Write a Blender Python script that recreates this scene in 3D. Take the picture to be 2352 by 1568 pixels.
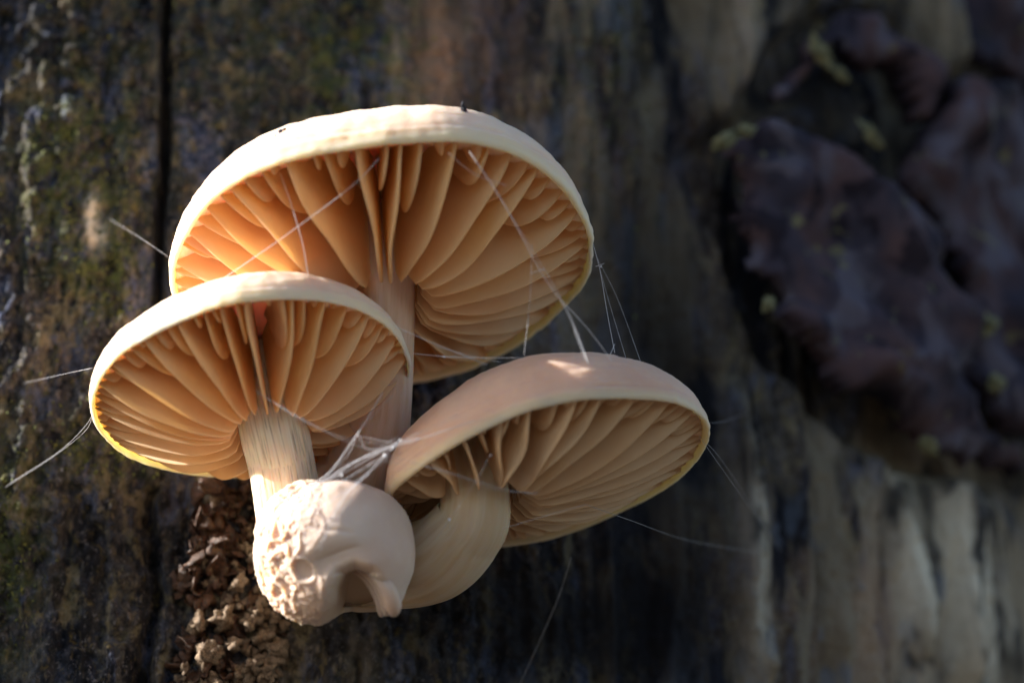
import bpy, math, random
import numpy as np
from mathutils import Vector

# ------------------------------------------------------------------ camera, light, exposure
scene = bpy.context.scene
for o in list(bpy.data.objects): bpy.data.objects.remove(o)
COL = scene.collection
S = 0.01                       # everything below is laid out in centimetres, built in metres
PITCH = math.radians(20)
CAM = np.array([0.0, 0.0, 26.0])
X = np.array([1.0, 0, 0]); F = np.array([0, math.cos(PITCH), math.sin(PITCH)]); U = np.array([0, -math.sin(PITCH), math.cos(PITCH)])
SENS, FOC = 36.0, 100.0
cd = bpy.data.cameras.new('camera'); cam = bpy.data.objects.new('camera', cd); COL.objects.link(cam)
cam.location = CAM * S; cam.rotation_euler = (math.pi/2 + PITCH, 0, 0)
cd.sensor_width = SENS; cd.lens = FOC; cd.clip_start = 0.005; cd.clip_end = 200
cd.dof.use_dof = True; cd.dof.focus_distance = 35.0 * S; cd.dof.aperture_fstop = 11.5
scene.camera = cam

SUN = -0.90*X + 0.335*U + 0.075*F
SUN = SUN / np.linalg.norm(SUN)
elev = math.asin(SUN[2]); azim = math.atan2(SUN[0], SUN[1])      # azimuth from +Y towards +X
w = bpy.data.worlds.new('World'); scene.world = w; w.use_nodes = True
nt = w.node_tree; bg = nt.nodes['Background']
sky = nt.nodes.new('ShaderNodeTexSky'); sky.sky_type = 'NISHITA'; sky.sun_disc = False
sky.sun_elevation = elev; sky.sun_rotation = azim
nt.links.new(sky.outputs[0], bg.inputs[0]); bg.inputs[1].default_value = 0.066
sl = bpy.data.lights.new('sun', 'SUN'); sl.energy = 5.0; sl.angle = math.radians(0.5); sl.color = (1.0, 0.95, 0.88)
so = bpy.data.objects.new('sun', sl); COL.objects.link(so); so.location = Vector(SUN) * 3
so.rotation_euler = Vector(SUN).to_track_quat('Z', 'Y').to_euler()
vs = scene.view_settings; vs.view_transform = 'Standard'; vs.look = 'None'; vs.gamma = 1; vs.exposure = 1.6
scene.render.resolution_x = 1024; scene.render.resolution_y = 682

# ------------------------------------------------------------------ helpers
rnd = random.Random(7); rng = np.random.default_rng(11)
FW = SENS / FOC
def at(vx, vy, d):
    """point (cm) seen at reading position (vx, vy) of a 2352-wide print, d cm in front of the lens"""
    return CAM + d*F + ((vx-1176)/2352*FW*d)*X + ((784-vy)/2352*FW*d)*U
def ray(vx, vy):
    v = F + ((vx-1176)/2352*FW)*X + ((784-vy)/2352*FW)*U
    return v/np.linalg.norm(v)
PXCM = 2352/(FW*1.0)            # px per cm at 1 cm distance

def _h(i, j, k, seed):
    n = (i.astype(np.int64)*374761393 + j.astype(np.int64)*668265263 + k.astype(np.int64)*2147483647 + seed*974711) & 0xffffffff
    n = ((n ^ (n >> 13))*1274126177) & 0xffffffff
    n = (n ^ (n >> 16)) & 0xffffffff
    n = (n*2654435761) & 0xffffffff
    return ((n ^ (n >> 15)) & 0xffffff)/float(0xffffff)
def vnoise(x, y, z=None, seed=0):
    x = np.asarray(x, float); y = np.asarray(y, float)
    z = np.zeros_like(x) if z is None else np.asarray(z, float) + np.zeros_like(x)
    xi, yi, zi = np.floor(x), np.floor(y), np.floor(z)
    fx, fy, fz = x-xi, y-yi, z-zi
    fx, fy, fz = [f*f*f*(f*(f*6-15)+10) for f in (fx, fy, fz)]
    r = 0
    for a in (0, 1):
        for b in (0, 1):
            for c in (0, 1):
                r = r + _h(xi+a, yi+b, zi+c, seed)*(fx if a else 1-fx)*(fy if b else 1-fy)*(fz if c else 1-fz)
    return r*2-1
def fbm(x, y, z=None, oct=4, seed=0, gain=.5):
    r, a, f = 0, 1.0, 1.0
    for o in range(oct):
        r = r + a*vnoise(np.asarray(x)*f, np.asarray(y)*f, None if z is None else np.asarray(z)*f, seed+o*17); a *= gain; f *= 2.03
    return r
def worley(x, y, z, seed=0):
    xi, yi, zi = np.floor(x), np.floor(y), np.floor(z)
    f1 = np.full(np.shape(x), 9.0); f2 = f1.copy()
    for a in (-1, 0, 1):
        for b in (-1, 0, 1):
            for c in (-1, 0, 1):
                i, j, k = xi+a, yi+b, zi+c
                d = (i+_h(i, j, k, seed)-x)**2 + (j+_h(i, j, k, seed+5)-y)**2 + (k+_h(i, j, k, seed+9)-z)**2
                d = np.sqrt(d); n2 = np.minimum(f2, np.maximum(f1, d)); f1 = np.minimum(f1, d); f2 = n2
    return f1, f2
def sstep(a, b, x):
    t = np.clip((np.asarray(x, float)-a)/(b-a), 0, 1); return t*t*(3-2*t)

ORG = {}
def empty(name, origin):
    o = bpy.data.objects.new(name, None); COL.objects.link(o); o.location = np.asarray(origin)*S
    o.empty_display_size = .01; ORG[o.name] = np.asarray(origin, float); return o
def mesh(name, V, faces, mat, parent=None, origin=None, smooth=True, attrs=None):
    V = np.asarray(V, float).reshape(-1, 3)
    if parent is not None: org = ORG[parent.name]
    else: org = np.zeros(3) if origin is None else np.asarray(origin, float)
    me = bpy.data.meshes.new(name)
    me.from_pydata(((V-org)*S).tolist(), [], [tuple(f) for f in (faces.tolist() if hasattr(faces, 'tolist') else faces)])
    if smooth: me.polygons.foreach_set('use_smooth', [True]*len(me.polygons))
    for k, a in (attrs or {}).items():
        at_ = me.attributes.new(k, 'FLOAT', 'POINT'); at_.data.foreach_set('value', np.asarray(a, np.float32).ravel())
    me.update(); me.materials.append(mat)
    o = bpy.data.objects.new(name, me); COL.objects.link(o)
    if parent is not None: o.parent = parent
    else: o.location = org*S
    ORG[o.name] = org
    return o
def tag(o, label, cat=None, group=None, kind=None):
    if label: o['label'] = label
    if cat: o['category'] = cat
    if group: o['group'] = group
    if kind: o['kind'] = kind
    return o
def gridfaces(ny, nx, wrap=False, off=0, flip=False):
    j = np.arange(ny-1)[:, None]; i = np.arange(nx if wrap else nx-1)[None, :]
    i2 = (i+1) % nx
    f = np.stack([j*nx+i, j*nx+i2, (j+1)*nx+i2, (j+1)*nx+i], -1).reshape(-1, 4)+off
    return f[:, ::-1] if flip else f
def tri_count(): return sum(len(m.polygons) for m in bpy.data.meshes)

# ------------------------------------------------------------------ materials
class NT:
    def __init__(s, name):
        s.m = bpy.data.materials.new(name); s.m.use_nodes = True; s.t = s.m.node_tree
        s.b = s.t.nodes['Principled BSDF']; s.out = s.t.nodes['Material Output']; s._oc = None
    def n(s, typ, **kw):
        n = s.t.nodes.new(typ)
        for k, v in kw.items(): setattr(n, k, v)
        return n
    def l(s, a, b): s.t.links.new(a, b)
    def oc(s):
        if s._oc is None: s._oc = s.n('ShaderNodeTexCoord').outputs['Object']
        return s._oc
    def noise(s, scale, stretch=(1, 1, 1), detail=4, rough=.55, vec=None, dist=0):
        mp = s.n('ShaderNodeMapping'); mp.inputs['Scale'].default_value = [scale*100*v for v in stretch]
        s.l(vec or s.oc(), mp.inputs[0]); t = s.n('ShaderNodeTexNoise')
        t.inputs['Scale'].default_value = 1; t.inputs['Detail'].default_value = detail; t.inputs['Roughness'].default_value = rough
        t.inputs['Distortion'].default_value = dist
        s.l(mp.outputs[0], t.inputs['Vector']); return t.outputs[0]
    def ramp(s, fac, a, b):
        r = s.n('ShaderNodeMapRange'); r.inputs[1].default_value = a; r.inputs[2].default_value = b
        r.interpolation_type = 'SMOOTHSTEP'; s.l(fac, r.inputs[0]); return r.outputs[0]
    def mix(s, fac, a, b, blend='MIX'):
        m = s.n('ShaderNodeMix', data_type='RGBA', blend_type=blend)
        for v, i in ((fac, 0), (a, 6), (b, 7)):
            if hasattr(v, 'links'): s.l(v, m.inputs[i])
            elif i == 0: m.inputs[0].default_value = v
            else: m.inputs[i].default_value = (*v, 1)
        return m.outputs[2]
    def mul(s, a, b, op='MULTIPLY'):
        m = s.n('ShaderNodeMath', operation=op)
        for v, i in ((a, 0), (b, 1)):
            if hasattr(v, 'links'): s.l(v, m.inputs[i])
            else: m.inputs[i].default_value = v
        return m.outputs[0]
    def attr(s, name):
        a = s.n('ShaderNodeAttribute'); a.attribute_name = name; return a.outputs['Fac']
    def bump(s, h, dist, strength=1):
        b = s.n('ShaderNodeBump'); b.inputs['Distance'].default_value = dist*S; b.inputs['Strength'].default_value = strength
        s.l(h, b.inputs['Height']); s.l(b.outputs[0], s.b.inputs['Normal'])
    def set(s, **kw):
        for k, v in kw.items():
            k = k.replace('_', ' ')
            if hasattr(v, 'links'): s.l(v, s.b.inputs[k])
            else: s.b.inputs[k].default_value = v
        return s

def mat_cap(name, base, rim, sssw=1.0, sc=.0027):
    M = NT(name)
    n1 = M.noise(1.1, detail=5); n2 = M.noise(9, detail=3)
    c = M.mix(M.ramp(n1, .35, .7), base, [v*k for v, k in zip(base, (.93, .84, .80))])
    c = M.mix(M.mul(M.ramp(n2, .5, .75), .25), c, [min(1, v*1.07) for v in base])
    c = M.mix(M.attr('rim'), c, rim)
    M.set(Base_Color=c, Roughness=.55, Subsurface_Weight=sssw, Subsurface_Radius=(1.0, .84, .48), Subsurface_Scale=sc, Specular_IOR_Level=.3)
    M.bump(M.noise(16, detail=3), .006, .6)
    return M.m
def mat_gill(name, col, trans, f=.58):
    M = NT(name)
    n = M.noise(2.2, detail=3)
    c = M.mix(M.ramp(n, .3, .7), col, [v*k for v, k in zip(col, (.96, .89, .82))])
    M.set(Base_Color=c, Roughness=.6, Specular_IOR_Level=.25)
    tb = M.n('ShaderNodeBsdfTranslucent'); tb.inputs[0].default_value = (*trans, 1)
    mx = M.n('ShaderNodeMixShader'); mx.inputs[0].default_value = f
    M.l(M.b.outputs[0], mx.inputs[1]); M.l(tb.outputs[0], mx.inputs[2]); M.l(mx.outputs[0], M.out.inputs[0])
    return M.m
def mat_stem(name, base, streak, amount, bmp=.03, fq=14):
    M = NT(name)
    uv = M.n('ShaderNodeCombineXYZ'); M.l(M.attr('su'), uv.inputs[0]); M.l(M.attr('sv'), uv.inputs[1])
    def sn(sx, sy, d=4):
        mp = M.n('ShaderNodeMapping'); mp.inputs['Scale'].default_value = (sx, sy, 1); M.l(uv.outputs[0], mp.inputs[0])
        t = M.n('ShaderNodeTexNoise'); t.inputs['Scale'].default_value = 1; t.inputs['Detail'].default_value = d; M.l(mp.outputs[0], t.inputs[0]); return t.outputs[0]
    s1, s2 = sn(fq, 1.6), sn(30, 3.0, 3)
    c = M.mix(M.ramp(s1, .35, .7), base, [v*k for v, k in zip(base, (.92, .83, .72))])
    c = M.mix(M.mul(M.ramp(s2, .56, .66), amount), c, streak)
    M.set(Base_Color=c, Roughness=.6, Subsurface_Weight=.8, Subsurface_Radius=(1, .5, .25), Subsurface_Scale=.0025, Specular_IOR_Level=.25)
    M.bump(s1, bmp, .8)
    return M.m
CAPA = mat_cap('cap_cream', (.88, .66, .51), (.88, .68, .46))
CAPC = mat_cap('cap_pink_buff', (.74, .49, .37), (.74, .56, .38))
CAPD = mat_cap('cap_pale_button_dimmed', (.70, .55, .46), (.66, .53, .40), .7, .0010)  # colour lowered to imitate dimmer light on the button
GILL = mat_gill('gill_apricot', (.96, .78, .55), (1.0, .73, .35))
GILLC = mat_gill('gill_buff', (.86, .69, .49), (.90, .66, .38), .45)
STEM = mat_stem('stem_fibrous', (.80, .71, .57), (.16, .11, .07), .75)
STEMC = mat_stem('stem_buff_dimmed', (.60, .48, .35), (.42, .30, .20), .2, .010, 4)  # weak light low in the cluster is put into this darker colour
STEMA = mat_stem('stem_pinkish', (.72, .52, .42), (.4, .25, .18), .2, .012, 5)

# trunk wood
M = NT('weathered_wood')
g1 = M.noise(2.2, (1, 1, .18), 6, .6); g2 = M.noise(9, (1, 1, .2), 5, .6); g3 = M.noise(5.5, (1, 1, .6), 6, .65); g4 = M.noise(.7, (1, 1, .5), 4)
c = M.mix(M.ramp(g1, .36, .64), (.010, .011, .016), (.085, .074, .064))
c = M.mix(M.mul(M.ramp(g3, .46, .64), .75), c, (.058, .067, .100))
bl = M.noise(2.6, (1, 1, .55), 5, .62, dist=.4); bl2 = M.noise(1.9, (1, 1, .4), 4, .6)
c = M.mix(M.mul(M.ramp(bl, .54, .63), .8), c, (.22, .185, .11))
c = M.mix(M.mul(M.ramp(bl2, .53, .60), .7), c, (.09, .11, .19))
c = M.mix(M.mul(M.ramp(bl, .47, .38), .9), c, (.008, .009, .014))
sp = M.noise(13, (1, 1, .75), 5, .75)
c = M.mix(M.mul(M.ramp(sp, .50, .36), .85), c, (.008, .008, .011))
c = M.mix(M.mul(M.ramp(sp, .56, .64), .75), c, (.21, .195, .20))
c = M.mix(M.mul(M.ramp(g2, .56, .68), .5), c, (.20, .15, .085))
c = M.mix(M.mul(M.ramp(M.noise(6.5, (1, 1, .8), 5, .7), .57, .66), .55), c, (.20, .15, .045))
c = M.mix(M.mul(M.attr('green'), M.ramp(M.noise(4, (1, 1, .8), 5, .7), .42, .62)), c, (.10, .115, .035))
c = M.mix(M.mul(M.attr('brown'), M.ramp(g1, .25, .55)), c, (.30, .185, .13))
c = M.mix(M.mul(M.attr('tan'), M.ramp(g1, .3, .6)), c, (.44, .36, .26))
c = M.mix(M.mul(M.attr('pale'), M.ramp(g3, .3, .55)), c, (.80, .71, .57))
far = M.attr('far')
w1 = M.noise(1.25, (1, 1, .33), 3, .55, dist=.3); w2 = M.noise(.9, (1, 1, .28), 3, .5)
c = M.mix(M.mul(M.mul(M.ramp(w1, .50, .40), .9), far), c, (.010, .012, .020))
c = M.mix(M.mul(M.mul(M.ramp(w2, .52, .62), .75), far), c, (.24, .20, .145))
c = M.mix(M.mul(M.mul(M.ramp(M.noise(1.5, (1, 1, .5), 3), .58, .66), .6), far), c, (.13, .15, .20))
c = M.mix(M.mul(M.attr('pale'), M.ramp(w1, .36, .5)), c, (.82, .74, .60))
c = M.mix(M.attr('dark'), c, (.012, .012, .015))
M.set(Base_Color=c, Roughness=.85, Specular_IOR_Level=.12)
M.bump(M.mul(g2, M.noise(22, (1, 1, .5), 5, .7), 'ADD'), .05, .9)
WOOD = M.m
M = NT('bark_purple_brown')
b1 = M.noise(1.1, (1, 1, .7), 5); b2 = M.noise(1.25, (1, 1, .8), 3, .5, dist=.6); b3 = M.noise(1.9, (1, 1, .8), 4)
c = M.mix(M.ramp(b1, .35, .65), (.034, .032, .052), (.085, .055, .064))
c = M.mix(M.ramp(b2, .52, .62), c, (.095, .085, .115))  # bluish highlights and, below, black gaps painted as noise patches
c = M.mix(M.mul(M.ramp(b2, .46, .38), .85), c, (.012, .010, .018))
c = M.mix(M.mul(M.ramp(M.noise(3.3, detail=3), .62, .72), .7), c, (.19, .18, .09))
M.set(Base_Color=c, Roughness=.85, Specular_IOR_Level=.15); M.bump(b2, .1, .8); BARK = M.m
M = NT('bark_lichen_yellow')
c = M.mix(M.ramp(M.noise(4), .4, .6), (.11, .11, .06), (.20, .19, .10)); M.set(Base_Color=c, Roughness=.9); LICHEN = M.m
def mat_simple(name, a, b, sc=5, rough=.75, bump=.03, spec=.3):
    M = NT(name); n = M.noise(sc, detail=5); M.set(Base_Color=M.mix(M.ramp(n, .35, .65), a, b), Roughness=rough, Specular_IOR_Level=spec)
    M.bump(n, bump, .8); return M.m
CREAM = mat_simple('crust_cream', (.07, .04, .022), (.42, .31, .21), 12)
RUST = mat_simple('crust_rust_brown', (.016, .008, .006), (.13, .055, .024), 7, .42, .03, .5)
MOSS = mat_simple('moss_green', (.06, .075, .018), (.22, .24, .07), 12)
SOIL = mat_simple('leaf_litter', (.03, .024, .018), (.09, .065, .045), .6)
DARKBIT = mat_simple('dark_speck', (.01, .01, .015), (.05, .05, .07), 30)
M = NT('spider_silk'); M.set(Base_Color=(.86, .86, .92, 1), Roughness=.3, Specular_IOR_Level=.6, Alpha=.8); SILK = M.m
M = NT('spider_silk_fine'); M.set(Base_Color=(.86, .86, .92, 1), Roughness=.3, Specular_IOR_Level=.6, Alpha=.5); SILKF = M.m

# ------------------------------------------------------------------ the ground and the trunk
tag(mesh('ground', [(-900, -900, 0), (900, -900, 0), (900, 900, 0), (-900, 900, 0)], [(0, 1, 2, 3)], SOIL, smooth=False), None, kind='structure')

TR = 19.0; Y0 = 35.05
TC = np.array([at(30, 784, 36)[0], Y0+TR])           # trunk axis (x, y)
def trunk_hit(vx, vy, extra=0.0):
    r = ray(vx, vy); o = CAM[:2]-TC; d = r[:2]
    a = d@d; b = 2*o@d; c_ = o@o-(TR+extra)**2
    t = (-b-math.sqrt(max(b*b-4*a*c_, 0)))/(2*a)
    p = CAM+t*r
    return TR*math.atan2(p[0]-TC[0], TC[1]-p[1]), p[2], p
def tpos(u, z, off=0.0):
    th = np.asarray(u)/TR; r = TR+off
    return np.stack([TC[0]+r*np.sin(th), TC[1]-r*np.cos(th), np.asarray(z)+0*th], -1)
def uz(pts): return np.array([trunk_hit(a, b)[:2] for a, b in pts])
def dist_poly(u, z, P):
    """distance to an open polyline"""
    best = np.full(np.shape(u), 1e9)
    for (a, b) in zip(P[:-1], P[1:]):
        d = b-a; t = np.clip(((u-a[0])*d[0]+(z-a[1])*d[1])/(d@d), 0, 1)
        best = np.minimum(best, np.hypot(u-a[0]-t*d[0], z-a[1]-t*d[1]))
    return best
def inside(u, z, P):
    r = np.zeros(np.shape(u), bool)
    for i in range(len(P)):
        a, b = P[i], P[i-1]
        cnd = ((a[1] > z) != (b[1] > z)) & (u < (b[0]-a[0])*(z-a[1])/((b[1]-a[1]) or 1e-9)+a[0])
        r ^= cnd
    return r
def sdist(u, z, P):
    d = dist_poly(u, z, list(P)+[P[0]]); return np.where(inside(u, z, P), -d, d)

CR1 = uz([(382, -60), (380, 60), (378, 170), (374, 300), (372, 400), (366, 520), (360, 690), (352, 800)])
CR2 = uz([(352, 1120), (340, 1260), (352, 1400), (330, 1600)])
CR3 = uz([(1500, -50), (1540, 300), (1530, 700), (1570, 1000)])
PLATE1 = uz([(1615, 352), (1690, 305), (1790, 325), (1880, 395), (1990, 430), (2075, 560), (2120, 780), (2150, 960), (2330, 1065), (2290, 1092), (2180, 1065), (2060, 1035), (1960, 965), (1880, 905), (1810, 800), (1750, 690), (1692, 550)])
PLATE2 = uz([(2040, 250), (2190, 215), (2380, 300), (2440, 700), (2420, 900), (2330, 1070), (2160, 970), (2120, 760), (2080, 560), (2010, 430)])
PLATE3 = uz([(1710, 250), (1800, 120), (1880, 60), (2010, 90), (2080, 240), (2030, 330), (1960, 200), (1850, 150), (1790, 230)])
PLATE4 = uz([(2130, 150), (2170, -40), (2380, -60), (2500, 60), (2420, 280), (2250, 200)])

def ugauss(u, z, vx, vy, su, sz):
    c0 = trunk_hit(vx, vy); return np.exp(-((u-c0[0])/su)**2-((z-c0[1])/sz)**2)
def trunk_disp(u, z):
    left = 1-sstep(4, 9, u)
    d = .22*fbm(u/2.6, z/9, oct=3, seed=3)
    d = d+(.10+.22*sstep(5, 10, u))*(1-np.abs(fbm(u/.75, z/5, oct=3, seed=8)))
    d = d+.045*fbm(u/.16, z/1.6, oct=4, seed=21)
    d = d+left*.075*fbm(u/.20, z/.26, oct=4, seed=31, gain=.65)
    d = d+.03*fbm(u/.09, z/.14, oct=2, seed=41)
    wob = .03*vnoise(z/.5, z*0, seed=2)
    d1 = dist_poly(u+wob, z, CR1); d = d-.55*np.exp(-(d1/.065)**2)-.06*np.exp(-(d1/.2)**2)
    d = d-.35*np.exp(-(dist_poly(u+wob*2, z, CR2)/.09)**2)
    d = d-.5*np.exp(-(dist_poly(u+wob*4, z, CR3)/.5)**2)
    sdp = np.minimum(np.minimum(sdist(u, z, PLATE1), sdist(u, z, PLATE2)), sdist(u, z, PLATE3))
    d = d-.55*np.exp(-(np.maximum(sdp-.05, 0)/.24)**2)
    # long splinter ridge and strips on the receding side
    for (vx, hgt, wd, z0, z1) in ((1712, .35, .22, 1560, 900), (1010, .22, .35, 320, -60), (1250, .2, .2, 460, 150), (2060, .3, .22, 1500, 1150), (2190, .35, .25, 1560, 1100), (1900, .2, .3, 1500, 1050), (1720, .3, .5, 260, -60), (2130, .3, .3, 200, -60)):
        a, b = trunk_hit(vx, z0), trunk_hit(vx, z1)
        uu = u-(a[0]+b[0])/2+.12*vnoise(z/1.2, z*0+vx, seed=5)
        d = d+hgt*np.exp(-(uu/wd)**2)*sstep(a[1]-.3, a[1]+.3, z)*(1-sstep(b[1]-.4, b[1]+.4, z))
    return d

def spaced(a, lo, hi, b, nd, nc):
    return np.unique(np.round(np.concatenate([np.linspace(a, lo, nc), np.linspace(lo, hi, nd), np.linspace(hi, b, nc)]), 5))
us = spaced(-math.pi*TR, -1.6, 24, math.pi*TR, 680, 40)[:-1]
zs = spaced(-1, 20.5+11, 47.5+2, 75, 500, 14)
zlo = trunk_hit(30, 1700)[1]; zhi = trunk_hit(2352, -120)[1]
zs = spaced(-1, zlo, zhi, 75, 480, 14)
Ug, Zg = np.meshgrid(us, zs)
D = trunk_disp(Ug, Zg)
V = tpos(Ug, Zg, 0); dirr = (tpos(Ug, Zg, 1.0)-V); V = V+dirr*D[..., None]
u_, z_ = Ug, Zg
green = np.clip(.9*ugauss(u_, z_, 170, 420, .8, 1.2)+.9*ugauss(u_, z_, 250, 640, .5, .5)+.8*ugauss(u_, z_, 10, 1250, .5, 1.4)+.8*ugauss(u_, z_, 250, 1030, .7, .4)+.9*ugauss(u_, z_, 925, 120, .35, 1.5)+.5*ugauss(u_, z_, 780, 130, .6, 1.2)+.5*ugauss(u_, z_, 1380, 230, .9, 2)+.35*ugauss(u_, z_, 700, 80, 3, 2), 0, 1)
brown = np.clip(.9*ugauss(u_, z_, 1010, 150, .45, 1.4)+.6*ugauss(u_, z_, 1120, 80, .5, 1.2)+.4*ugauss(u_, z_, 1470, 500, 1.5, 2)+.6*ugauss(u_, z_, 2000, 1400, 2.2, 1.4)+.5*ugauss(u_, z_, 1980, 1440, .5, .9), 0, 1)
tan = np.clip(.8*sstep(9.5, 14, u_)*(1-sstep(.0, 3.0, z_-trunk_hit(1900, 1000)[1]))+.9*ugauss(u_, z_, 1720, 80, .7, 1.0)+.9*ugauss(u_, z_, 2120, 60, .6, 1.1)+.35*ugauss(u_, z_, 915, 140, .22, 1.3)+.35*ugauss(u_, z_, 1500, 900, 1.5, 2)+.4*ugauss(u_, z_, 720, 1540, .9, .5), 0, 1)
pale = np.clip(.9*ugauss(u_, z_, 2070, 1270, .28, 1.3)+.95*ugauss(u_, z_, 2200, 1330, .5, 1.3)+.6*ugauss(u_, z_, 1712, 1300, .22, 1.6)+.5*ugauss(u_, z_, 2290, 1500, .5, .5)+.7*ugauss(u_, z_, 212, 500, .10, .25)+.7*ugauss(u_, z_, 225, 545, .10, .2), 0, 1)  # pale wood strips; the two small left spots paint patches of sun
dk = np.clip(np.exp(-(dist_poly(u_, z_, CR1)/.05)**2)+.7*ugauss(u_, z_, 1130, 1430, 2.2, 1.0)+.85*ugauss(u_, z_, 1560, 950, 1.0, 3.5)+.5*ugauss(u_, z_, 1400, 600, .7, 2)+.9*ugauss(u_, z_, 1890, 250, .9, 1.0)+.5*ugauss(u_, z_, 1450, 1450, 1.5, 1.0)+.5*ugauss(u_, z_, 330, 1200, 1.2, 1.0), 0, .9)  # shade in the crack and bark hole put into colour, plus darker wood areas
trunk = empty('tree_trunk', (TC[0], TC[1], 0))
tag(trunk, 'dark weathered tree trunk with vertical grain and a long narrow crack', 'tree trunk')
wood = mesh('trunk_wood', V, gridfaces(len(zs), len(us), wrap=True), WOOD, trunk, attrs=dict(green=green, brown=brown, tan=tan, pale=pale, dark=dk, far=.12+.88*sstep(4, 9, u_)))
wood['label'] = 'bare weathered wood'
n0 = len(us)
mesh('trunk_top', np.concatenate([V[-1], [[TC[0], TC[1], 75.3]]]), [(i, (i+1) % n0, n0) for i in range(n0)], WOOD, trunk, attrs={k: np.zeros(n0+1) for k in ('green', 'brown', 'tan', 'pale', 'dark', 'far')})
def surf(vx, vy):
    """point on the displaced trunk skin plus its outward normal"""
    u, z, p = trunk_hit(vx, vy); d = float(trunk_disp(np.array([u]), np.array([z]))[0])
    p = tpos(u, z, d); n = tpos(u, z, 1.0)-tpos(u, z, 0); return p, n

def surf_many(vxy):
    h = np.array([trunk_hit(a, b)[:2] for a, b in vxy]); d = trunk_disp(h[:, 0], h[:, 1])
    n = tpos(h[:, 0], h[:, 1], 1.0)-tpos(h[:, 0], h[:, 1], 0); return tpos(h[:, 0], h[:, 1], 0)+n*d[:, None], n

def plate(name, P, lift, thick, seed, label):
    lo, hi = P.min(0)-.4, P.max(0)+.4
    nu, nz = int((hi[0]-lo[0])/.09), int((hi[1]-lo[1])/.09)
    uu, zz = np.meshgrid(np.linspace(lo[0], hi[0], nu), np.linspace(lo[1], hi[1], nz))
    wu = uu+.22*fbm(uu/.7, zz/.7, oct=3, seed=seed); wz = zz+.22*fbm(uu/.7, zz/.7, oct=3, seed=seed+50)
    sd = sdist(wu, wz, P); keep = sd < 0
    relief = .38*fbm(uu/1.7, zz/1.7, oct=4, seed=seed+9, gain=.45)+.55*np.abs(fbm(uu/1.3+.5*zz, zz/1.5, oct=2, seed=seed+77))-.15
    top = lift+thick*np.sqrt(np.clip(-sd/.35, 0.02, 1))+relief
    bot = top*0+lift+.25*relief-.05
    Vt, Vb = tpos(uu, zz, top), tpos(uu, zz, bot)
    F4 = gridfaces(nz, nu); ok = keep.ravel()[F4].all(1); F4 = F4[ok]
    N = nu*nz; edges = {}
    for f in F4:
        for a, b in zip(f, np.roll(f, -1)): edges[(a, b)] = 1
    side = [(b, a, a+N, b+N) for (a, b) in edges if (b, a) not in edges]
    faces = [tuple(f) for f in F4]+[tuple(f[::-1]+N) for f in F4]+side
    used = sorted({i for f in faces for i in f}); ix = {v: k for k, v in enumerate(used)}
    AV = np.concatenate([Vt.reshape(-1, 3), Vb.reshape(-1, 3)])[used]
    o = mesh('bark_plate', AV, [tuple(ix[i] for i in f) for f in faces], BARK, trunk); o['label'] = label; return o
plate('bark_plate', PLATE1, .35, .5, 100, 'raised purple brown bark plate with a ragged lower edge')
plate('bark_plate', PLATE2, .55, .5, 200, 'broad purple grey bark plate')
plate('bark_plate', PLATE3, .4, .45, 300, 'narrow arched strip of dark bark')
plate('bark_plate', PLATE4, .4, .45, 400, 'dark blue grey bark plate')

# lichen flecks stuck on the bark
ico = None
def lump_mesh(name, seed, amp=.35, sub=2, fl=(1, 1, 1)):
    import bmesh
    bm = bmesh.new(); bmesh.ops.create_icosphere(bm, subdivisions=sub, radius=1)
    P = np.array([v.co[:] for v in bm.verts]); k = 1+amp*fbm(P[:, 0]*1.9+seed*3.1, P[:, 1]*1.9, P[:, 2]*1.9, oct=3, seed=seed)
    P = P*k[:, None]*np.array(fl)
    fs = [tuple(v.index for v in f.verts) for f in bm.faces]; bm.free()
    me = bpy.data.meshes.new(name); me.from_pydata((P*S).tolist(), [], fs); me.polygons.foreach_set('use_smooth', [True]*len(fs)); return me
def inst(name, me, parent, pos, scale, rot, origin=None):
    o = bpy.data.objects.new(name, me); COL.objects.link(o)
    org = ORG[parent.name] if parent is not None else np.zeros(3)
    o.parent = parent; o.location = (np.asarray(pos)-org)*S; o.scale = scale; o.rotation_euler = rot; return o
lich = [lump_mesh('lichen_fleck', 60+i, .8, 3, (.8, .7, .5)) for i in range(4)]
for m_ in lich: m_.materials.append(LICHEN)
for (vx, vy, s1, s2, a, off) in ((1660, 325, .30, .12, .6, .75), (1715, 300, .18, .1, .5, .8), (1880, 120, .26, .12, -.7, .9), (1930, 170, .2, .1, -.7, .9), (2000, 310, .30, .12, -.8, 1.0), (2260, 745, .25, .2, 0, 1.1), (2130, 1020, .2, .12, -.4, .9), (1765, 700, .14, .1, 1, .8), (2290, 880, .2, .14, .3, 1.1)):
    u, z, p = trunk_hit(vx, vy, off)
    u = TR*math.atan2(p[0]-TC[0], TC[1]-p[1])
    inst('lichen_fleck', rnd.choice(lich), trunk, tpos(u, p[2], off), (s1, s2, s2*1.4), (0, -a, u/TR))

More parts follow.
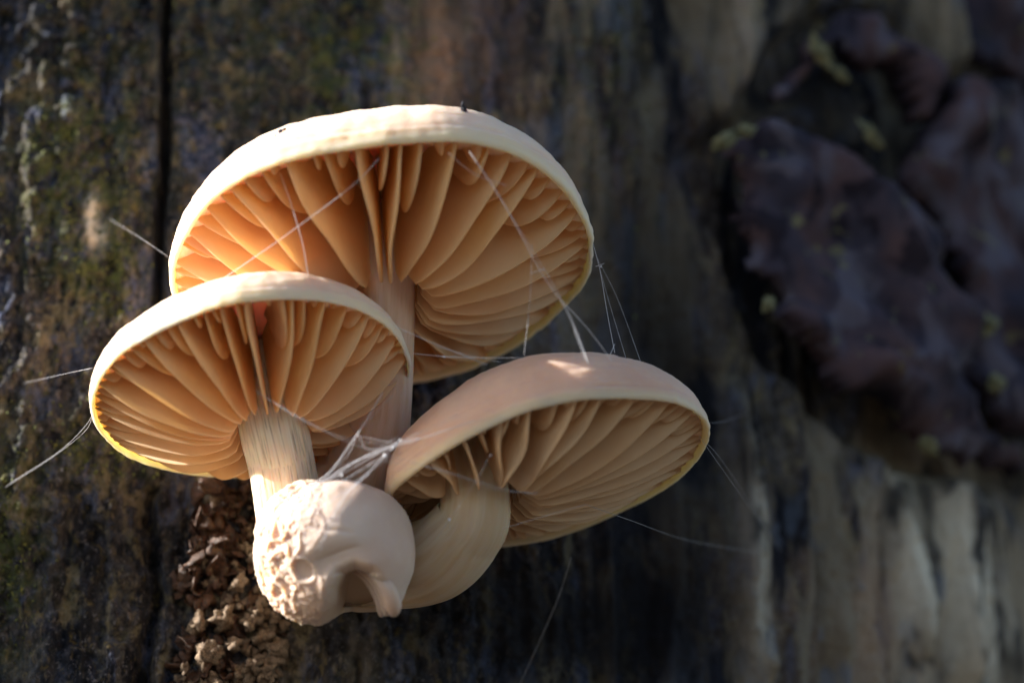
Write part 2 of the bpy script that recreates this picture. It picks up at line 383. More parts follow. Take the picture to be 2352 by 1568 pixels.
# ------------------------------------------------------------------ mushrooms
def cap_frame(cx, cy, a, ratio, tilt, d):
    t = math.radians(tilt); ph = math.asin(ratio); c, s = math.cos(ph), math.sin(ph)
    R = a/PXCM*d
    up = -math.sin(t)*X+math.cos(t)*U
    return dict(o=at(cx, cy, d), e1=math.cos(t)*X+math.sin(t)*U, e2=s*up-c*F, n=c*up+s*F, R=R)
def wob(th, amps, seed):
    r = np.random.default_rng(seed); o = 0*th
    for k, a in enumerate(amps): o = o+a*np.cos((k+2)*th+r.uniform(0, 6.28))
    return o
def build_mushroom(label, fr, H, hub, rs, nfull, seed, capm, gillm, stemm, stem_pts, stem_r, gdrop=.24, rimw=None, radial=(.012, .012, .008, .006, .005), waviness=1.0, extra_r=None, extra_h=None, gmod=None):
    base = stem_pts[-1]
    root = empty('mushroom', base); tag(root, label, 'mushroom')
    R = fr['R']
    def Rth(th):
        r = 1+wob(th, radial, seed)
        return r if extra_r is None else r*extra_r(th)
    def Hth(th):
        h = wob(th, (.012, .012, .01, .006), seed+1)
        return h if extra_h is None else h+extra_h(th)
    hx, hy = hub
    def h_out(q): return H*np.sqrt(np.clip(1-np.minimum(q, 1)**2.15, 0, 1))
    def h_und(q): return .43*h_out(np.asarray(q)*.97)*sstep(1.0, .66, q)+.004
    def P(q, th, h):
        """q: fraction of the rim radius"""
        r = Rth(th)*q
        hh = h+Hth(th)*np.clip(q, 0, 1)**2
        return fr['o']+R*((r*np.cos(th))[..., None]*fr['e1']+(r*np.sin(th))[..., None]*fr['e2']+hh[..., None]*fr['n'])
    # cap: outside, rolled rim, underside
    ps = np.concatenate([np.linspace(0.0, .55, 22), np.linspace(.57, 1, 64)])*math.pi/2
    q = np.sin(ps); prof = [(a, float(h_out(np.array(a)))) for a in q]
    prof += [(1.0, -.010), (.997, -.022), (.991, -.031), (.984, -.034), (.977, -.030), (.972, -.018), (.969, .002), (.967, .02)]
    nout = len(q)
    prof += [(a, float(h_und(np.array(a)))) for a in np.linspace(.962, 0, 26)]
    prof = np.array(prof); nth = 300
    th = np.linspace(0, 2*math.pi, nth, endpoint=False)
    Q, TH = np.meshgrid(prof[:, 0], th, indexing='ij'); HH = np.repeat(prof[:, 1][:, None], nth, 1)
    V = P(Q, TH, HH)
    outw = np.zeros(len(prof)); outw[:nout+5] = 1
    idx = np.arange(len(prof))
    # fine wrinkles: radial fibres near the margin, bumps, one fine ridge line parallel to the rim
    k = Q*fr['R']
    bump = .005*fbm(np.cos(TH)*Q*9, np.sin(TH)*Q*9, HH*9, oct=3, seed=seed+4)+.010*fbm(np.cos(TH)*Q*2.0, np.sin(TH)*Q*2.0, HH*2.0, oct=2, seed=seed+6)
    bump += .0022*fbm(np.cos(TH)*34, np.sin(TH)*34, HH*10, oct=2, seed=seed+14)*sstep(.6, .95, Q)
    bump += (-.003*np.exp(-((HH-.065-.008*np.cos(3*TH))/.012)**2)+.002*np.exp(-((HH-.035)/.012)**2))*(Q > .93)
    bump += sstep(.7, .9, Q)*(.0016*fbm(HH*55+.8*vnoise(np.cos(TH)*3, np.sin(TH)*3, seed=seed), np.cos(TH)*2.5, np.sin(TH)*2.5, oct=2, seed=seed+31))+.0035*fbm(np.cos(TH)*Q*16, np.sin(TH)*Q*16, HH*16, oct=3, seed=seed+37)*(1-sstep(.8, .97, Q))
    nrm = (Q*np.cos(TH))[..., None]*fr['e1']+(Q*np.sin(TH))[..., None]*fr['e2']+(HH/(H*H)*.6)[..., None]*fr['n']
    nrm /= np.linalg.norm(nrm, axis=-1, keepdims=True)+1e-9
    V = V+nrm*(bump*outw[:, None]*R)[..., None]
    rim = (np.exp(-((HH+.01)/.035)**2)*(Q > .92))*np.repeat(sstep(0, 1, outw)[:, None], nth, 1)
    rim = np.clip(rim, 0, 1)*.8; rim[nout+5:] = .8
    cap = mesh('cap', V, gridfaces(len(prof), nth, wrap=True), capm, root, attrs=dict(rim=rim))
    # gills, one mesh each
    gr = np.random.default_rng(seed+99)
    kinds = []
    for i in range(nfull):
        kinds.append(1.0)
        a = gr.random(); lg = gr.uniform(.5, .86); sh = lambda: gr.uniform(.10, .34)
        kinds += [sh(), lg, sh()] if a < .3 else [lg] if a < .6 else [sh(), lg] if a < .8 else [lg, sh()]
    wts = np.array([1.0 if k > .9 else .85 for k in kinds]); ths = np.cumsum(wts)/wts.sum()*2*math.pi
    fi = [i for i, k_ in enumerate(kinds) if k_ > .9]; near = min(fi, key=lambda i: abs(ths[i]-1.57)); ths = ths+1.56-ths[near]
    ns, rows = 15, 4
    for kd, t0 in zip(kinds, ths):
        t0 = (t0+gr.normal(0, .006)) % (2*math.pi)
        rim2 = np.array([math.cos(t0), math.sin(t0)])*.966*float(Rth(np.array(t0)))
        hubp = np.array([hx, hy]); dv = hubp-rim2; L = np.linalg.norm(dv); dv /= L
        full = L-rs*.93
        Lk = full*kd
        s = np.linspace(0, 1, ns)**1.0
        if kd < .9: s = 1-(1-s)**1.35
        pts = rim2[None]+dv[None]*(s*Lk)[:, None]
        lat = np.array([-dv[1], dv[0]])
        q = np.hypot(pts[:, 0], pts[:, 1])/Rth(np.arctan2(pts[:, 1], pts[:, 0]))
        thp = np.arctan2(pts[:, 1], pts[:, 0])
        sg = s*Lk/full                                  # progress to the stem
        hcur = Hth(np.array(t0))*np.clip(q, 0, 1)**2
        top = h_und(q)+.02+hcur
        hbf = -.004-gdrop*(1 if gmod is None else gmod(t0))*(1-(1-np.clip(sg, 0, 1))**2.3)
        if kd > .9:
            hb = hbf+.10*sstep(.88, 1.0, s)**2+hcur
            hb = hb+.010*gr.uniform(-1, 1)+.006*np.sin(s*gr.uniform(5, 12)+gr.uniform(0, 6))
        else:
            tp = (1-s**gr.uniform(2.2, 4))*gr.uniform(.72, .92)
            hb = top-(top-hbf-hcur)*np.maximum(tp, 0.02)
        wa = waviness*(.010+.010*gr.random()); f1, p1, f2, p2 = gr.uniform(3, 6), gr.uniform(0, 6.28), gr.uniform(7, 13), gr.uniform(0, 6.28)
        wave = wa*np.sin(f1*sg+p1)+wa*.35*np.sin(f2*sg+p2); lean = gr.normal(0, .014)*waviness
        thk = .0100*np.clip(.75+.35*sg, 0, 1.1)*gr.uniform(.8, 1.2)
        ring = []
        for side in (1, -1):
            dl = np.linspace(0, 1, rows) if side == 1 else np.linspace(1, 0, rows)
            for e in dl:
                h = top+(hb-top)*(e if e < 1 else .985)
                off = wave*(.25+.75*e)+lean*e+side*thk*(1.15-.25*e*e if e < 1 else .62)
                ring.append((off, h))
            if side == 1: ring.append((wave+lean, hb))
        VV = []
        for (off, h) in ring:
            xy = pts+lat[None]*off[:, None]
            VV.append(fr['o']+R*(xy[:, :1]*fr['e1']+xy[:, 1:]*fr['e2']+np.asarray(h)[:, None]*fr['n']))
        VV = np.array(VV); nr = len(ring)
        fc = gridfaces(nr, ns).tolist()
        fc.append([j*ns+ns-1 for j in range(nr)])
        mesh('gill', VV, fc, gillm, cap)
    # stem
    stem_tube(root, stem_pts, stem_r, stemm, seed)
    return root, cap, P
def catmull(P, n):
    P = np.asarray(P, float); Q = np.concatenate([[2*P[0]-P[1]], P, [2*P[-1]-P[-2]]]); out = []
    m = len(P)-1
    for t in np.linspace(0, m, n):
        i = min(int(t), m-1); f = t-i; p0, p1, p2, p3 = Q[i:i+4]
        out.append(.5*((2*p1)+(-p0+p2)*f+(2*p0-5*p1+4*p2-p3)*f*f+(-p0+3*p1-3*p2+p3)*f**3))
    return np.array(out)
def sweep(pts, rad, nring=60, nseg=48, fn=None, cap_ends=False):
    C = catmull(pts, nring); Rr = catmull(np.asarray(rad, float)[:, None], nring)[:, 0]
    T = np.gradient(C, axis=0); T /= np.linalg.norm(T, axis=1, keepdims=True)
    ref = np.cross(T[0], F); ref /= np.linalg.norm(ref); A = []
    for t in T:
        ref = ref-t*(ref@t); ref /= np.linalg.norm(ref); A.append(ref.copy())
    A = np.array(A); B = np.cross(T, A)
    th = np.linspace(0, 2*math.pi, nseg, endpoint=False)
    L = np.concatenate([[0], np.cumsum(np.linalg.norm(np.diff(C, axis=0), axis=1))])
    LL, TH = np.meshgrid(L, th, indexing='ij')
    r = Rr[:, None]*(1+(fn(TH, LL) if fn else 0*TH))
    V = C[:, None]+r[..., None]*(np.cos(TH)[..., None]*A[:, None]+np.sin(TH)[..., None]*B[:, None])
    fc = gridfaces(nring, nseg, wrap=True).tolist()
    if cap_ends: fc += [list(range(nseg))[::-1], [(nring-1)*nseg+i for i in range(nseg)]]
    # folded coordinate for the streak pattern (no seam)
    return V, fc, np.abs(TH-math.pi), LL
def stem_tube(root, pts, rad, m, seed, name='stem'):
    def fn(TH, LL):
        c, s = np.cos(TH), np.sin(TH)
        return .030*fbm(c*1.3, s*1.3, LL*.8, oct=2, seed=seed+2)+.016*fbm(c*6, s*6, LL*.7, oct=3, seed=seed+3)+.008*fbm(c*16, s*16, LL*1.5, oct=2, seed=seed+5)
    V, fc, su, sv = sweep(pts, rad, 70, 96, fn)
    return mesh(name, V, fc, m, root, attrs=dict(su=su, sv=sv))

def local(fr, x, y, h): return fr['o']+fr['R']*(x*fr['e1']+y*fr['e2']+h*fr['n'])
BASE, bn = surf(735, 1235)
FA = cap_frame(878, 612, 490, .545, 6.5, 35.5)
A = build_mushroom('largest cream mushroom with apricot gills standing highest of the cluster, in sunlight', FA, .525, (.02, .13), .17, 26, 5, CAPA, GILL, STEMA,
    [local(FA, .02, .13, .22), at(884, 680, 35.15), at(876, 800, 35.3), at(862, 930, 35.5), at(832, 1060, 35.8), at(790, 1180, 36.3), BASE+.3*np.array([.4, 1, .3])],
    [.38, .37, .40, .46, .56, .62, .6], gdrop=.34)
FB = cap_frame(581, 890, 373, .525, 12.5, 34.9)
B = build_mushroom('sunlit cream mushroom with apricot gills and a straight fibrous stem, overlapping the largest one', FB, .475, (.07, .04), .215, 26, 23, CAPA, GILL, STEM,
    [local(FB, .07, .04, .2), at(628, 985, 34.62), at(642, 1050, 34.65), at(654, 1115, 34.8), at(672, 1200, 35.4), at(715, 1255, 36.2), BASE+.3*np.array([-.2, 1, -.2])],
    [.43, .425, .41, .41, .43, .46, .46], gdrop=.40)
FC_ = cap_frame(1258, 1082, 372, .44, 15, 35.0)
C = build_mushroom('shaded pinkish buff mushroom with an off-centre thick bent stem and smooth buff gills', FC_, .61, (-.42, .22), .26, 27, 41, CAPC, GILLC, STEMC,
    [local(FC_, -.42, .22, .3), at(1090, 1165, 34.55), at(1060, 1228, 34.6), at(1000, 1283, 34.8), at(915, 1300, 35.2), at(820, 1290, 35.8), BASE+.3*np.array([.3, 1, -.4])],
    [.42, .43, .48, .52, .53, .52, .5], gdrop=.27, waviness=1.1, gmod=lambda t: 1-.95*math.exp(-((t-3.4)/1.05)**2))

# ------------------------------------------------------------------ curled button in front
def cube_sphere(n):
    g = np.linspace(-1, 1, n); a, b = np.meshgrid(np.tan(g*math.pi/4), np.tan(g*math.pi/4)); one = np.ones_like(a)
    V, Fc, off = [], [], 0
    for (x, y, z, fl) in ((a, b, one, 0), (a, b, -one, 1), (one, a, b, 0), (-one, a, b, 1), (a, one, b, 1), (a, -one, b, 0)):
        P = np.stack([x, y, z], -1); P = P/np.linalg.norm(P, axis=-1, keepdims=True); V.append(P.reshape(-1, 3))
        Fc.append(gridfaces(n, n, off=off, flip=bool(fl))); off += n*n
    V = np.concatenate(V); Fc = np.concatenate(Fc)
    key = np.round(V*1e5).astype(np.int64); _, ix, inv = np.unique(key, axis=0, return_index=True, return_inverse=True)
    return V[ix], inv.reshape(-1)[Fc]
DD = 34.0; DC = at(771, 1258, DD); PX = PXCM/DD          # px per cm there
N3, FD = cube_sphere(120)
nx, ny, nf = N3[:, 0], N3[:, 1], N3[:, 2]                # right, up, away from the lens
ang = np.degrees(np.arctan2(ny, nx))                     # outline as seen from the front
oa = np.array([-180, -150, -120, -100, -90, -78, -62, -45, -30, 0, 30, 60, 80, 100, 125, 150, 180])
orad = np.array([187, 186, 184, 174, 155, 155, 178, 200, 192, 185, 180, 166, 160, 156, 168, 184, 187])/PX
rr = np.interp(ang, oa, orad)
plan = np.hypot(nx, ny)
u0 = nx*rr; v0 = ny*rr; f0 = nf*.95
P3 = N3*3.0
left = sstep(.12, -.5, u0+.18*fbm(P3[:, 0], P3[:, 1], P3[:, 2], oct=2, seed=70))*sstep(.5, .1, nf)
wa = .55*fbm(P3[:, 0]*1.3, P3[:, 1]*1.3, P3[:, 2]*1.3, oct=3, seed=1); wb = .55*fbm(P3[:, 0]*1.3, P3[:, 1]*1.3, P3[:, 2]*1.3, oct=3, seed=91)
f1, f2 = worley(u0*3.9+wa, v0*2.8+wb+u0*1.2, f0*3.6+wa, seed=4)
g1, g2 = worley(u0*8.0+wb, v0*7.0+wa, f0*8, seed=9)
cw = .25+.9*np.clip(.5+fbm(u0*1.6+5, v0*1.6, f0*1.6, oct=2, seed=77), 0, 1)
crater = cw*(np.exp(-((f2-f1)/.12)**2)*.060-.055*sstep(.55, .2, f1))
fine = np.exp(-((g2-g1)/.13)**2)*.030
fine2 = .07*np.abs(fbm(u0*9, v0*6, f0*9, oct=3, seed=33))
low = sstep(-.35, -.75, v0)
disp = .55*left*(crater*(1-.5*low)+fine*.8+low*fine2)+.02*fbm(P3[:, 0]*.7, P3[:, 1]*.7, P3[:, 2]*.7, oct=2, seed=71)
# one round dimple with a raised ring
rd = np.hypot((u0-(709-771)/PX)*1.08+.25*(v0-(1258-1296)/PX), (v0-(1258-1296)/PX)*.92)+.02*vnoise(u0*7, v0*7, seed=3); disp = disp*(sstep(.12, .2, rd)) + np.where(nf < 0, .026*(.45+.55*np.clip(fbm(u0*6, v0*6, oct=2, seed=6)+.6, 0, 1))*np.exp(-((rd-.145)/.018)**2)-.035*sstep(.14, .09, rd), 0)
# long shallow folds running to the opening
fold = v0-(.02+.25*u0); disp = disp+np.where(nf < 0, .02*np.exp(-((v0-.28+.12*u0)/.03)**2)*sstep(-.5, -.2, u0)*sstep(.35, .1, u0)*-1, 0)
u1 = u0+nx*disp; v1 = v0+ny*disp; fz = f0+nf*disp
# broad crease and swelling of the right lobe
front = sstep(.1, -.5, nf)
fz = fz+front*(.10*np.exp(-((v0+.10-.35*u0)/.16)**2)*np.exp(-((u0+.02)/.42)**2)-.05*np.exp(-((u0-.55)/.3)**2-((v0+.1)/.4)**2))
fz = fz+front*.02*np.exp(-((v0+.02-.1*np.sin(u0*4))/.025)**2)*sstep(-.3, 0, u0)*sstep(.4, .2, u0)
# opening: arch cut into the lower front
au, av = (822-771)/PX, (1258-1312)/PX
ARCH = np.array([(768, 1450), (782, 1378), (786, 1340), (800, 1311), (824, 1301), (852, 1311), (872, 1340), (884, 1380), (890, 1450)], float)
AR = np.stack([(ARCH[:, 0]-771)/PX, (1258-ARCH[:, 1])/PX], -1)
sd = sdist(u1, v1, AR)
cut = (.75*sstep(.03, -.05, sd)+.25*sstep(.20, -.05, sd)**1.5)*(fz < .35)
fz = np.where(cut > 0, fz+cut*np.maximum(0, .42-fz), fz)
lipr = np.exp(-((sd-.06)/.06)**2)*(nf < .1)*(v1 < av+.03); fz = fz-.05*lipr
droot = empty('mushroom_button', BASE); tag(droot, 'small curled unopened mushroom with a wrinkled pitted sunlit side and a notched underside', 'mushroom')
VD = DC+u1[:, None]*X+v1[:, None]*U+fz[:, None]*F
dcap = mesh('cap', VD, FD, CAPD, droot, attrs=dict(rim=np.clip(.5*lipr+cut*.8, 0, 1)))
stem_tube(droot, [at(800, 1300, 34.3), at(790, 1290, 35.0), at(770, 1265, 35.7), BASE+np.array([.1, .6, 0])], [.5, .5, .48, .5], STEMC, 61)
# rolled lip with its parallel ridges
for (dx, r0, dz) in ((0, .10, 0), (-.085, .055, .10), (-.14, .05, .22)):
    pts = [at(838, 1302, DD-.40+dz), at(868, 1322, DD-.58+dz), at(891, 1356, DD-.60+dz), at(902, 1388, DD-.52+dz), at(903, 1404, DD-.36+dz)]
    pts = [p+dx*X+.25*dx*U for p in pts]
    V, fc, _, _ = sweep(pts, [r0*.5, r0*.9, r0, r0*1.05, r0*.7], 30, 16, lambda a, b: .12*fbm(np.cos(a)*2, np.sin(a)*2, b*4, oct=2, seed=8), cap_ends=True)
    mesh('rolled_lip', V, fc, CAPD, droot, attrs=dict(rim=np.full(len(V)*len(V[0]), 0.0)))

# ------------------------------------------------------------------ crumbly crust on the trunk below the cluster
crust_o, _ = surf(540, 1400)
crust = empty('crust_fungus', crust_o); tag(crust, 'crumbly crust of cream nodules and rusty brown flakes on the trunk below the cluster', 'crust fungus')
nod = [lump_mesh('nodule', 10+i, .5+.05*i, 3) for i in range(8)]
for m_ in nod: m_.materials.append(CREAM)
rustn = [lump_mesh('brown_lump', 30+i, .6, 2, (1, .7, .8)) for i in range(6)]
for m_ in rustn: m_.materials.append(RUST)
def flake_mesh(seed):
    r = np.random.default_rng(seed); nu, nv = 9, 6
    a, b = np.meshgrid(np.linspace(-1, 1, nu), np.linspace(-1, 1, nv))
    wdt = 1-.5*np.abs(b)**2*r.uniform(.4, 1)
    ca = r.uniform(.8, 1.8)
    x = np.sin(a*ca)/ca*wdt; y = b*1.2+.25*fbm(a*1.2+seed, b, oct=2, seed=seed); z = (1-np.cos(a*ca))/ca+.35*fbm(a*1.4, b*1.4+seed, oct=2, seed=seed+1)
    top = np.stack([x, y, z], -1).reshape(-1, 3); bot = top-np.array([0, 0, .12]); N = len(top)
    Fq = gridfaces(nv, nu); e = {}
    for f in Fq:
        for p, q in zip(f, np.roll(f, -1)): e[(p, q)] = 1
    fc = [tuple(f) for f in Fq]+[tuple(f[::-1]+N) for f in Fq]+[(q, p, p+N, q+N) for (p, q) in e if (q, p) not in e]
    me = bpy.data.meshes.new('flake'); me.from_pydata((np.concatenate([top, bot])*S).tolist(), [], [tuple(int(i) for i in f) for f in fc]); me.polygons.foreach_set('use_smooth', [True]*len(fc)); me.materials.append(RUST); return me
flk = [flake_mesh(i+3) for i in range(7)]
CRP = [(470, 1075), (545, 1060), (585, 1130), (600, 1230), (640, 1350), (665, 1420), (655, 1500), (640, 1600), (380, 1600), (400, 1480), (415, 1400), (385, 1330), (440, 1300), (440, 1200), (455, 1130)]
CRA = np.array(CRP, float)
def rand_in(P):
    lo, hi = P.min(0), P.max(0)
    while True:
        p = np.array([rnd.uniform(lo[0], hi[0]), rnd.uniform(lo[1], hi[1])])
        if inside(p[0], p[1], P): return p
cpts = [rand_in(CRA) for _ in range(290)]
for (vx, vy), p, n in zip(cpts, *surf_many(cpts)):
    k = (vx-400)/260+(vy-1300)/600+rnd.gauss(0, .30)
    if k > .68:
        s = rnd.choice((.035, .045, .06, .08, .11))*rnd.uniform(.8, 1.2); p = p+n*rnd.uniform(-.02, .24)
        inst('nodule', rnd.choice(nod), crust, p, (s, s, s*rnd.uniform(.8, 1.4)), (rnd.uniform(0, 6), rnd.uniform(0, 6), rnd.uniform(0, 6)))
    elif rnd.random() < .6:
        s = rnd.uniform(.05, .17); p = p+n*rnd.uniform(0, .22)
        inst('flake', rnd.choice(flk), crust, p, (s, s, s), (math.pi/2+rnd.gauss(0, .7), rnd.gauss(0, .8), rnd.gauss(0, .8)))
    else:
        s = rnd.uniform(.06, .15); p = p+n*rnd.uniform(-.03, .15)
        inst('brown_lump', rnd.choice(rustn), crust, p, (s, s, s*1.3), (rnd.uniform(0, 6), rnd.uniform(0, 6), rnd.uniform(0, 6)))

# ------------------------------------------------------------------ moss: tiny leaves on the damp wood
mv, mf = [], []
spots = [(170, 400, 70, 90, 900), (150, 520, 60, 60, 500), (255, 650, 45, 60, 500), (290, 760, 30, 60, 160), (250, 1040, 70, 30, 450), (10, 1180, 40, 110, 600), (15, 1350, 35, 60, 350), (150, 900, 110, 70, 300), (100, 200, 90, 130, 300), (450, 130, 60, 120, 140), (940, 110, 40, 110, 260), (1380, 260, 70, 160, 260)]
for (cx, cy, sx, sy, nn) in spots:
    for p, n in zip(*surf_many([(rnd.gauss(cx, sx), rnd.gauss(cy, sy)) for _ in range(int(nn*.6))])):
        dv = np.array([rnd.gauss(0, 1), rnd.gauss(0, 1), rnd.gauss(0, 1)]); dv = n*rnd.uniform(.4, 1.2)+dv*.7; dv /= np.linalg.norm(dv)
        sd_ = np.cross(dv, np.array([rnd.gauss(0, 1), rnd.gauss(0, 1), rnd.gauss(0, 1)])); sd_ /= np.linalg.norm(sd_)+1e-9
        L = rnd.uniform(.03, .085); wd = L*.25; k = len(mv)
        mv += [p-n*.02-sd_*wd*.6, p-n*.02+sd_*wd*.6, p+dv*L*.55+sd_*wd, p+dv*L, p+dv*L*.55-sd_*wd]; mf.append((k, k+1, k+2, k+3, k+4))
tag(mesh('moss', np.array(mv), mf, MOSS, smooth=False, origin=surf(170, 400)[0]), 'thin yellow green moss scattered over the dark wood', 'moss', kind='stuff')

# ------------------------------------------------------------------ specks on the largest cap
def bits(name, label, blobs, cat='debris'):
    o0 = at(*blobs[0][:3]); root = empty(name, o0); tag(root, label, cat)
    for (vx, vy, d, sx, sy, a) in blobs:
        me = lump_mesh('fragment', int(vx), .35, 2); me.materials.append(DARKBIT)
        inst('fragment', me, root, at(vx, vy, d), (sx, sx, sy), (0, a, 0))
    return root

# ------------------------------------------------------------------ spider silk
def web(label, strands, knots=(), close=False):
    o0 = at(*strands[0][0][0]); root = empty('spider_silk', o0); tag(root, label, 'spider silk', 'spider silk on and around the mushrooms')
    for pts, r in strands:
        if close: pts = [(a, b, c-.22*sstep(1080, 1160, b)) for a, b, c in pts]
        P = [at(*p) if p[2] else surf(p[0], p[1])[0] for p in pts]
        if len(P) == 2:
            L = np.linalg.norm(P[1]-P[0]); P = [P[0], (P[0]+P[1])/2-U*L*.012, P[1]]
        if close and len(P) > 3:
            for _ in range(1):
                Pj = [p+np.array([rnd.gauss(0, 1), rnd.gauss(0, .4), rnd.gauss(0, 1)])*(.03 if 0 < i < len(P)-1 else .05) for i, p in enumerate(P)]
                V, fc, _, _ = sweep(Pj, [r1*.8]*len(P), 4*len(P)+6, 5, None, cap_ends=True); mesh('strand', V, fc, SILKF, root)
        V, fc, _, _ = sweep(P, [r]*len(P), 4*len(P)+6, 6, None, cap_ends=True); mesh('strand', V, fc, SILKF if r < .0022 else SILK, root)
    for (vx, vy, d, s) in knots:
        me = lump_mesh('knot', int(vx), .5, 1); me.materials.append(SILK); inst('knot', me, root, at(vx, vy, d), (s, s*.7, s*.8), (rnd.random()*3, rnd.random()*3, 0))
    return root
r1, r2, r3 = .0019, .0026, .0029
web('spider silk strung from the largest cap margin down to the pinkish cap', [
    ([(1078, 348, 33.3), (1150, 455, 33.35), (1240, 620, 33.4), (1305, 720, 33.4), (1352, 838, 33.35)], r2),
    ([(1085, 358, 33.3), (1205, 545, 33.4), (1290, 690, 33.45), (1345, 830, 33.4)], r1),
    ([(1290, 690, 33.45), (1350, 755, 33.45), (1405, 828, 33.5)], r2),
    ([(1300, 700, 33.45), (1330, 770, 33.6), (1350, 830, 33.45)], r1),
    ([(1222, 560, 33.4), (1217, 690, 33.5), (1203, 818, 33.6)], r1),
    ([(1218, 628, 33.42), (1248, 618, 33.42)], r2),
    ([(1030, 352, 33.3), (1090, 400, 33.4), (1160, 425, 33.4)], r1)],
    [(1248, 619, 33.4, .010), (1160, 425, 33.38, .008)])
web('spider silk hanging from the right margin of the largest cap behind the pinkish cap', [
    ([(1362, 560, 35.6), (1378, 620, 35.4), (1395, 720, 35.2), (1412, 810, 34.6)], r2),
    ([(1365, 570, 35.7), (1395, 680, 35.5), (1440, 830, 34.9)], r1),
    ([(1370, 590, 35.7), (1420, 690, 35.6), (1482, 860, 35.0)], r1),
    ([(1368, 612, 35.5), (1388, 605, 35.5)], r2),
    ([(1396, 826, 34.4), (1412, 790, 34.5)], r2)], [(1380, 612, 35.4, .015)])
web('pair of spider silk threads crossing the apricot gills of the largest cap', [
    ([(505, 645, 33.9), (650, 545, 33.5), (805, 430, 33.35), (870, 365, 33.3)], r2),
    ([(643, 396, 33.7), (672, 480, 33.6), (695, 560, 33.6), (708, 634, 33.7)], r2)])
web('spider silk running from the straight-stemmed cap across to the pinkish cap', [
    ([(905, 748, 33.9), (1000, 790, 33.8), (1120, 838, 33.9)], r2), ([(950, 812, 34.3), (1050, 820, 34.0), (1200, 822, 33.7)], r2),
    ([(1000, 795, 33.8), (1150, 832, 33.8)], r1), ([(1010, 818, 33.9), (1035, 820, 33.9), (1060, 808, 33.9)], r1)], [(1020, 819, 33.9, .015)])
DF = 33.1
web('dense spider silk tangle stretched over the wrinkled button towards the pinkish cap', [
    ([(880, 900, 33.6), (825, 990, 33.3), (760, 1080, 33.3), (700, 1120, 33.6)], r2),
    ([(822, 995, 33.3), (795, 1050, 33.3), (735, 1105, 33.3)], r1),
    ([(720, 1118, 33.4), (800, 1070, 33.2), (880, 1030, 33.1), (960, 1008, 33.0), (1090, 965, 33.2)], r2),
    ([(735, 1125, 33.3), (810, 1062, 33.2), (900, 1022, 33.1), (1050, 950, 33.3)], r1),
    ([(740, 1105, 33.3), (790, 1085, 33.2), (835, 1060, 33.2), (920, 1012, 33.1)], r2),
    ([(735, 1150, 33.2), (790, 1105, 33.2), (838, 1072, 33.2), (885, 1045, 33.1)], r3),
    ([(690, 1188, 33.2), (760, 1150, 33.1), (820, 1110, 33.1), (884, 1046, 33.1)], r3),
    ([(700, 1250, 33.1), (760, 1190, 33.1), (800, 1130, 33.1), (850, 1085, 33.1)], r2),
    ([(735, 1262, 33.1), (760, 1200, 33.05), (790, 1140, 33.1), (830, 1105, 33.1)], r1),
    ([(668, 1230, 33.2), (690, 1200, 33.15), (712, 1172, 33.2)], r1),
    ([(712, 1172, 33.2), (722, 1130, 33.3), (735, 1125, 33.3)], r2),
    ([(782, 1082, 33.2), (786, 1098, 33.2)], r3),
    ([(680, 1245, 33.15), (700, 1228, 33.1), (680, 1195, 33.2)], r1),
    ([(822, 995, 33.3), (842, 1028, 33.2), (900, 1030, 33.1)], r1),
    ([(590, 900, 33.5), (700, 965, 33.3), (800, 1015, 33.2), (885, 1045, 33.1)], r1),
    ([(885, 1045, 33.1), (920, 1008, 33.1)], r2), ([(885, 1045, 33.1), (1000, 1075, 33.2), (1150, 1120, 33.6), (1230, 1135, 33.8)], r1),
    ([(820, 1000, 33.3), (900, 1015, 33.15), (960, 1007, 33.0)], r1)],
    [(884, 1046, 33.08, .02), (920, 1010, 33.05, .014), (960, 1007, 33.0, .012), (800, 1070, 33.15, .016), (786, 1090, 33.18, .012), (712, 1172, 33.2, .014), (903, 1028, 33.1, .018)], close=True)
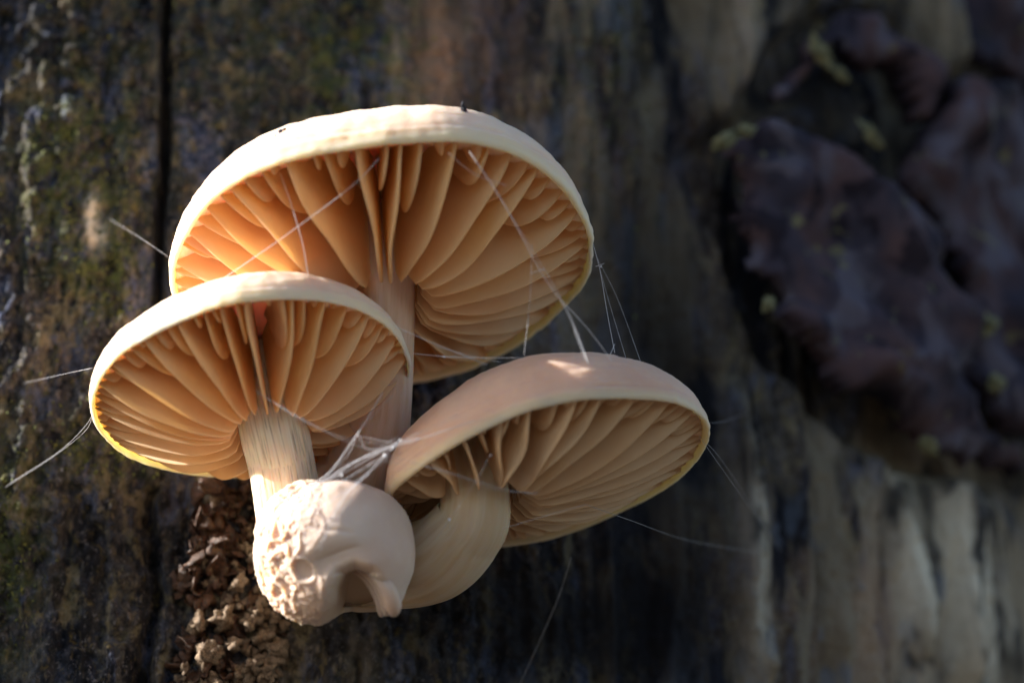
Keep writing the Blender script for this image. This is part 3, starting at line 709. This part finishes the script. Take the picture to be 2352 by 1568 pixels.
web('fine spider silk thread across the bent stem of the pinkish cap', [
    ([(1125, 1045, 33.4), (1090, 1110, 33.4), (1030, 1195, 33.7)], r1), ([(1032, 1190, 33.7), (1034, 1215, 33.9)], r1), ([(1030, 1195, 33.7), (1000, 1240, 34.0)], r1),
    ([(1155, 1213, 34.0), (1250, 1185, 33.9), (1345, 1158, 34.0)], r1)], [(1031, 1193, 33.7, .018), (1128, 1045, 33.4, .012), (1055, 1163, 33.55, .009)])
web('spider silk running from the pinkish cap margin down to the right side of the trunk', [
    ([(1612, 1010, 35.0), (1690, 1120, 36.2), (1795, 1270, 0)], r1), ([(1605, 1000, 35.0), (1660, 1060, 36.0), (1760, 1230, 0)], r1),
    ([(1345, 1158, 34.2), (1450, 1195, 35.0), (1580, 1240, 37.0), (1720, 1290, 0)], r1), ([(1606, 972, 35.2), (1700, 955, 0)], r1)])
web('long faint spider silk thread hanging from the pinkish cap underside over the dark wood', [([(1312, 1280, 36.4), (1275, 1390, 36.7), (1190, 1575, 0)], r1)])
web('spider silk stretched from the left margin of the straight-stemmed cap to the mossy wood', [
    ([(214, 950, 35.2), (195, 990, 35.3), (120, 1050, 35.5), (5, 1120, 0)], r1), ([(217, 945, 35.2), (190, 985, 35.3), (130, 1040, 35.5), (15, 1112, 0)], r1),
    ([(212, 845, 35.2), (150, 858, 35.6), (50, 882, 0)], r1), ([(386, 590, 36.2), (320, 545, 36.6), (235, 492, 0)], r1)])
cv = np.array([v.co[:] for v in A[1].data.vertices])/S+ORG[A[1].name]
rel = cv-CAM; dep = rel@F; pvx = 1176+(rel@X)/dep/FW*2352; pvy = 784-(rel@U)/dep/FW*2352
def crest(vx, down):
    """a point of the largest cap's skin, a little below its crest as seen from the front"""
    k = np.where(np.abs(pvx-vx) < 8)[0]; top = pvy[k].min(); k = k[pvy[k] < top+down+6]; k = k[np.argsort(dep[k])[:3]]
    return pvy[k].mean(), dep[k].mean()
b = []
for vx, dn, sx, sy, a in ((644, 8, .026, .034, .4), (653, 6, .018, .024, 1), (632, 10, .014, .012, .2), (430, 60, .012, .010, 0)):
    vy, d = crest(vx, dn); b.append((vx, vy, d, sx, sy, a))
bits('debris_speck', 'tiny black specks of dirt on the sunlit top edge of the largest cap', b)
vy, d = crest(1066, 2)
bits('debris_spike', 'tiny dark upright spike standing on the top edge of the largest cap', [(1066, vy-2, d, .034, .065, -.3), (1062, vy-13, d, .02, .05, .1)])
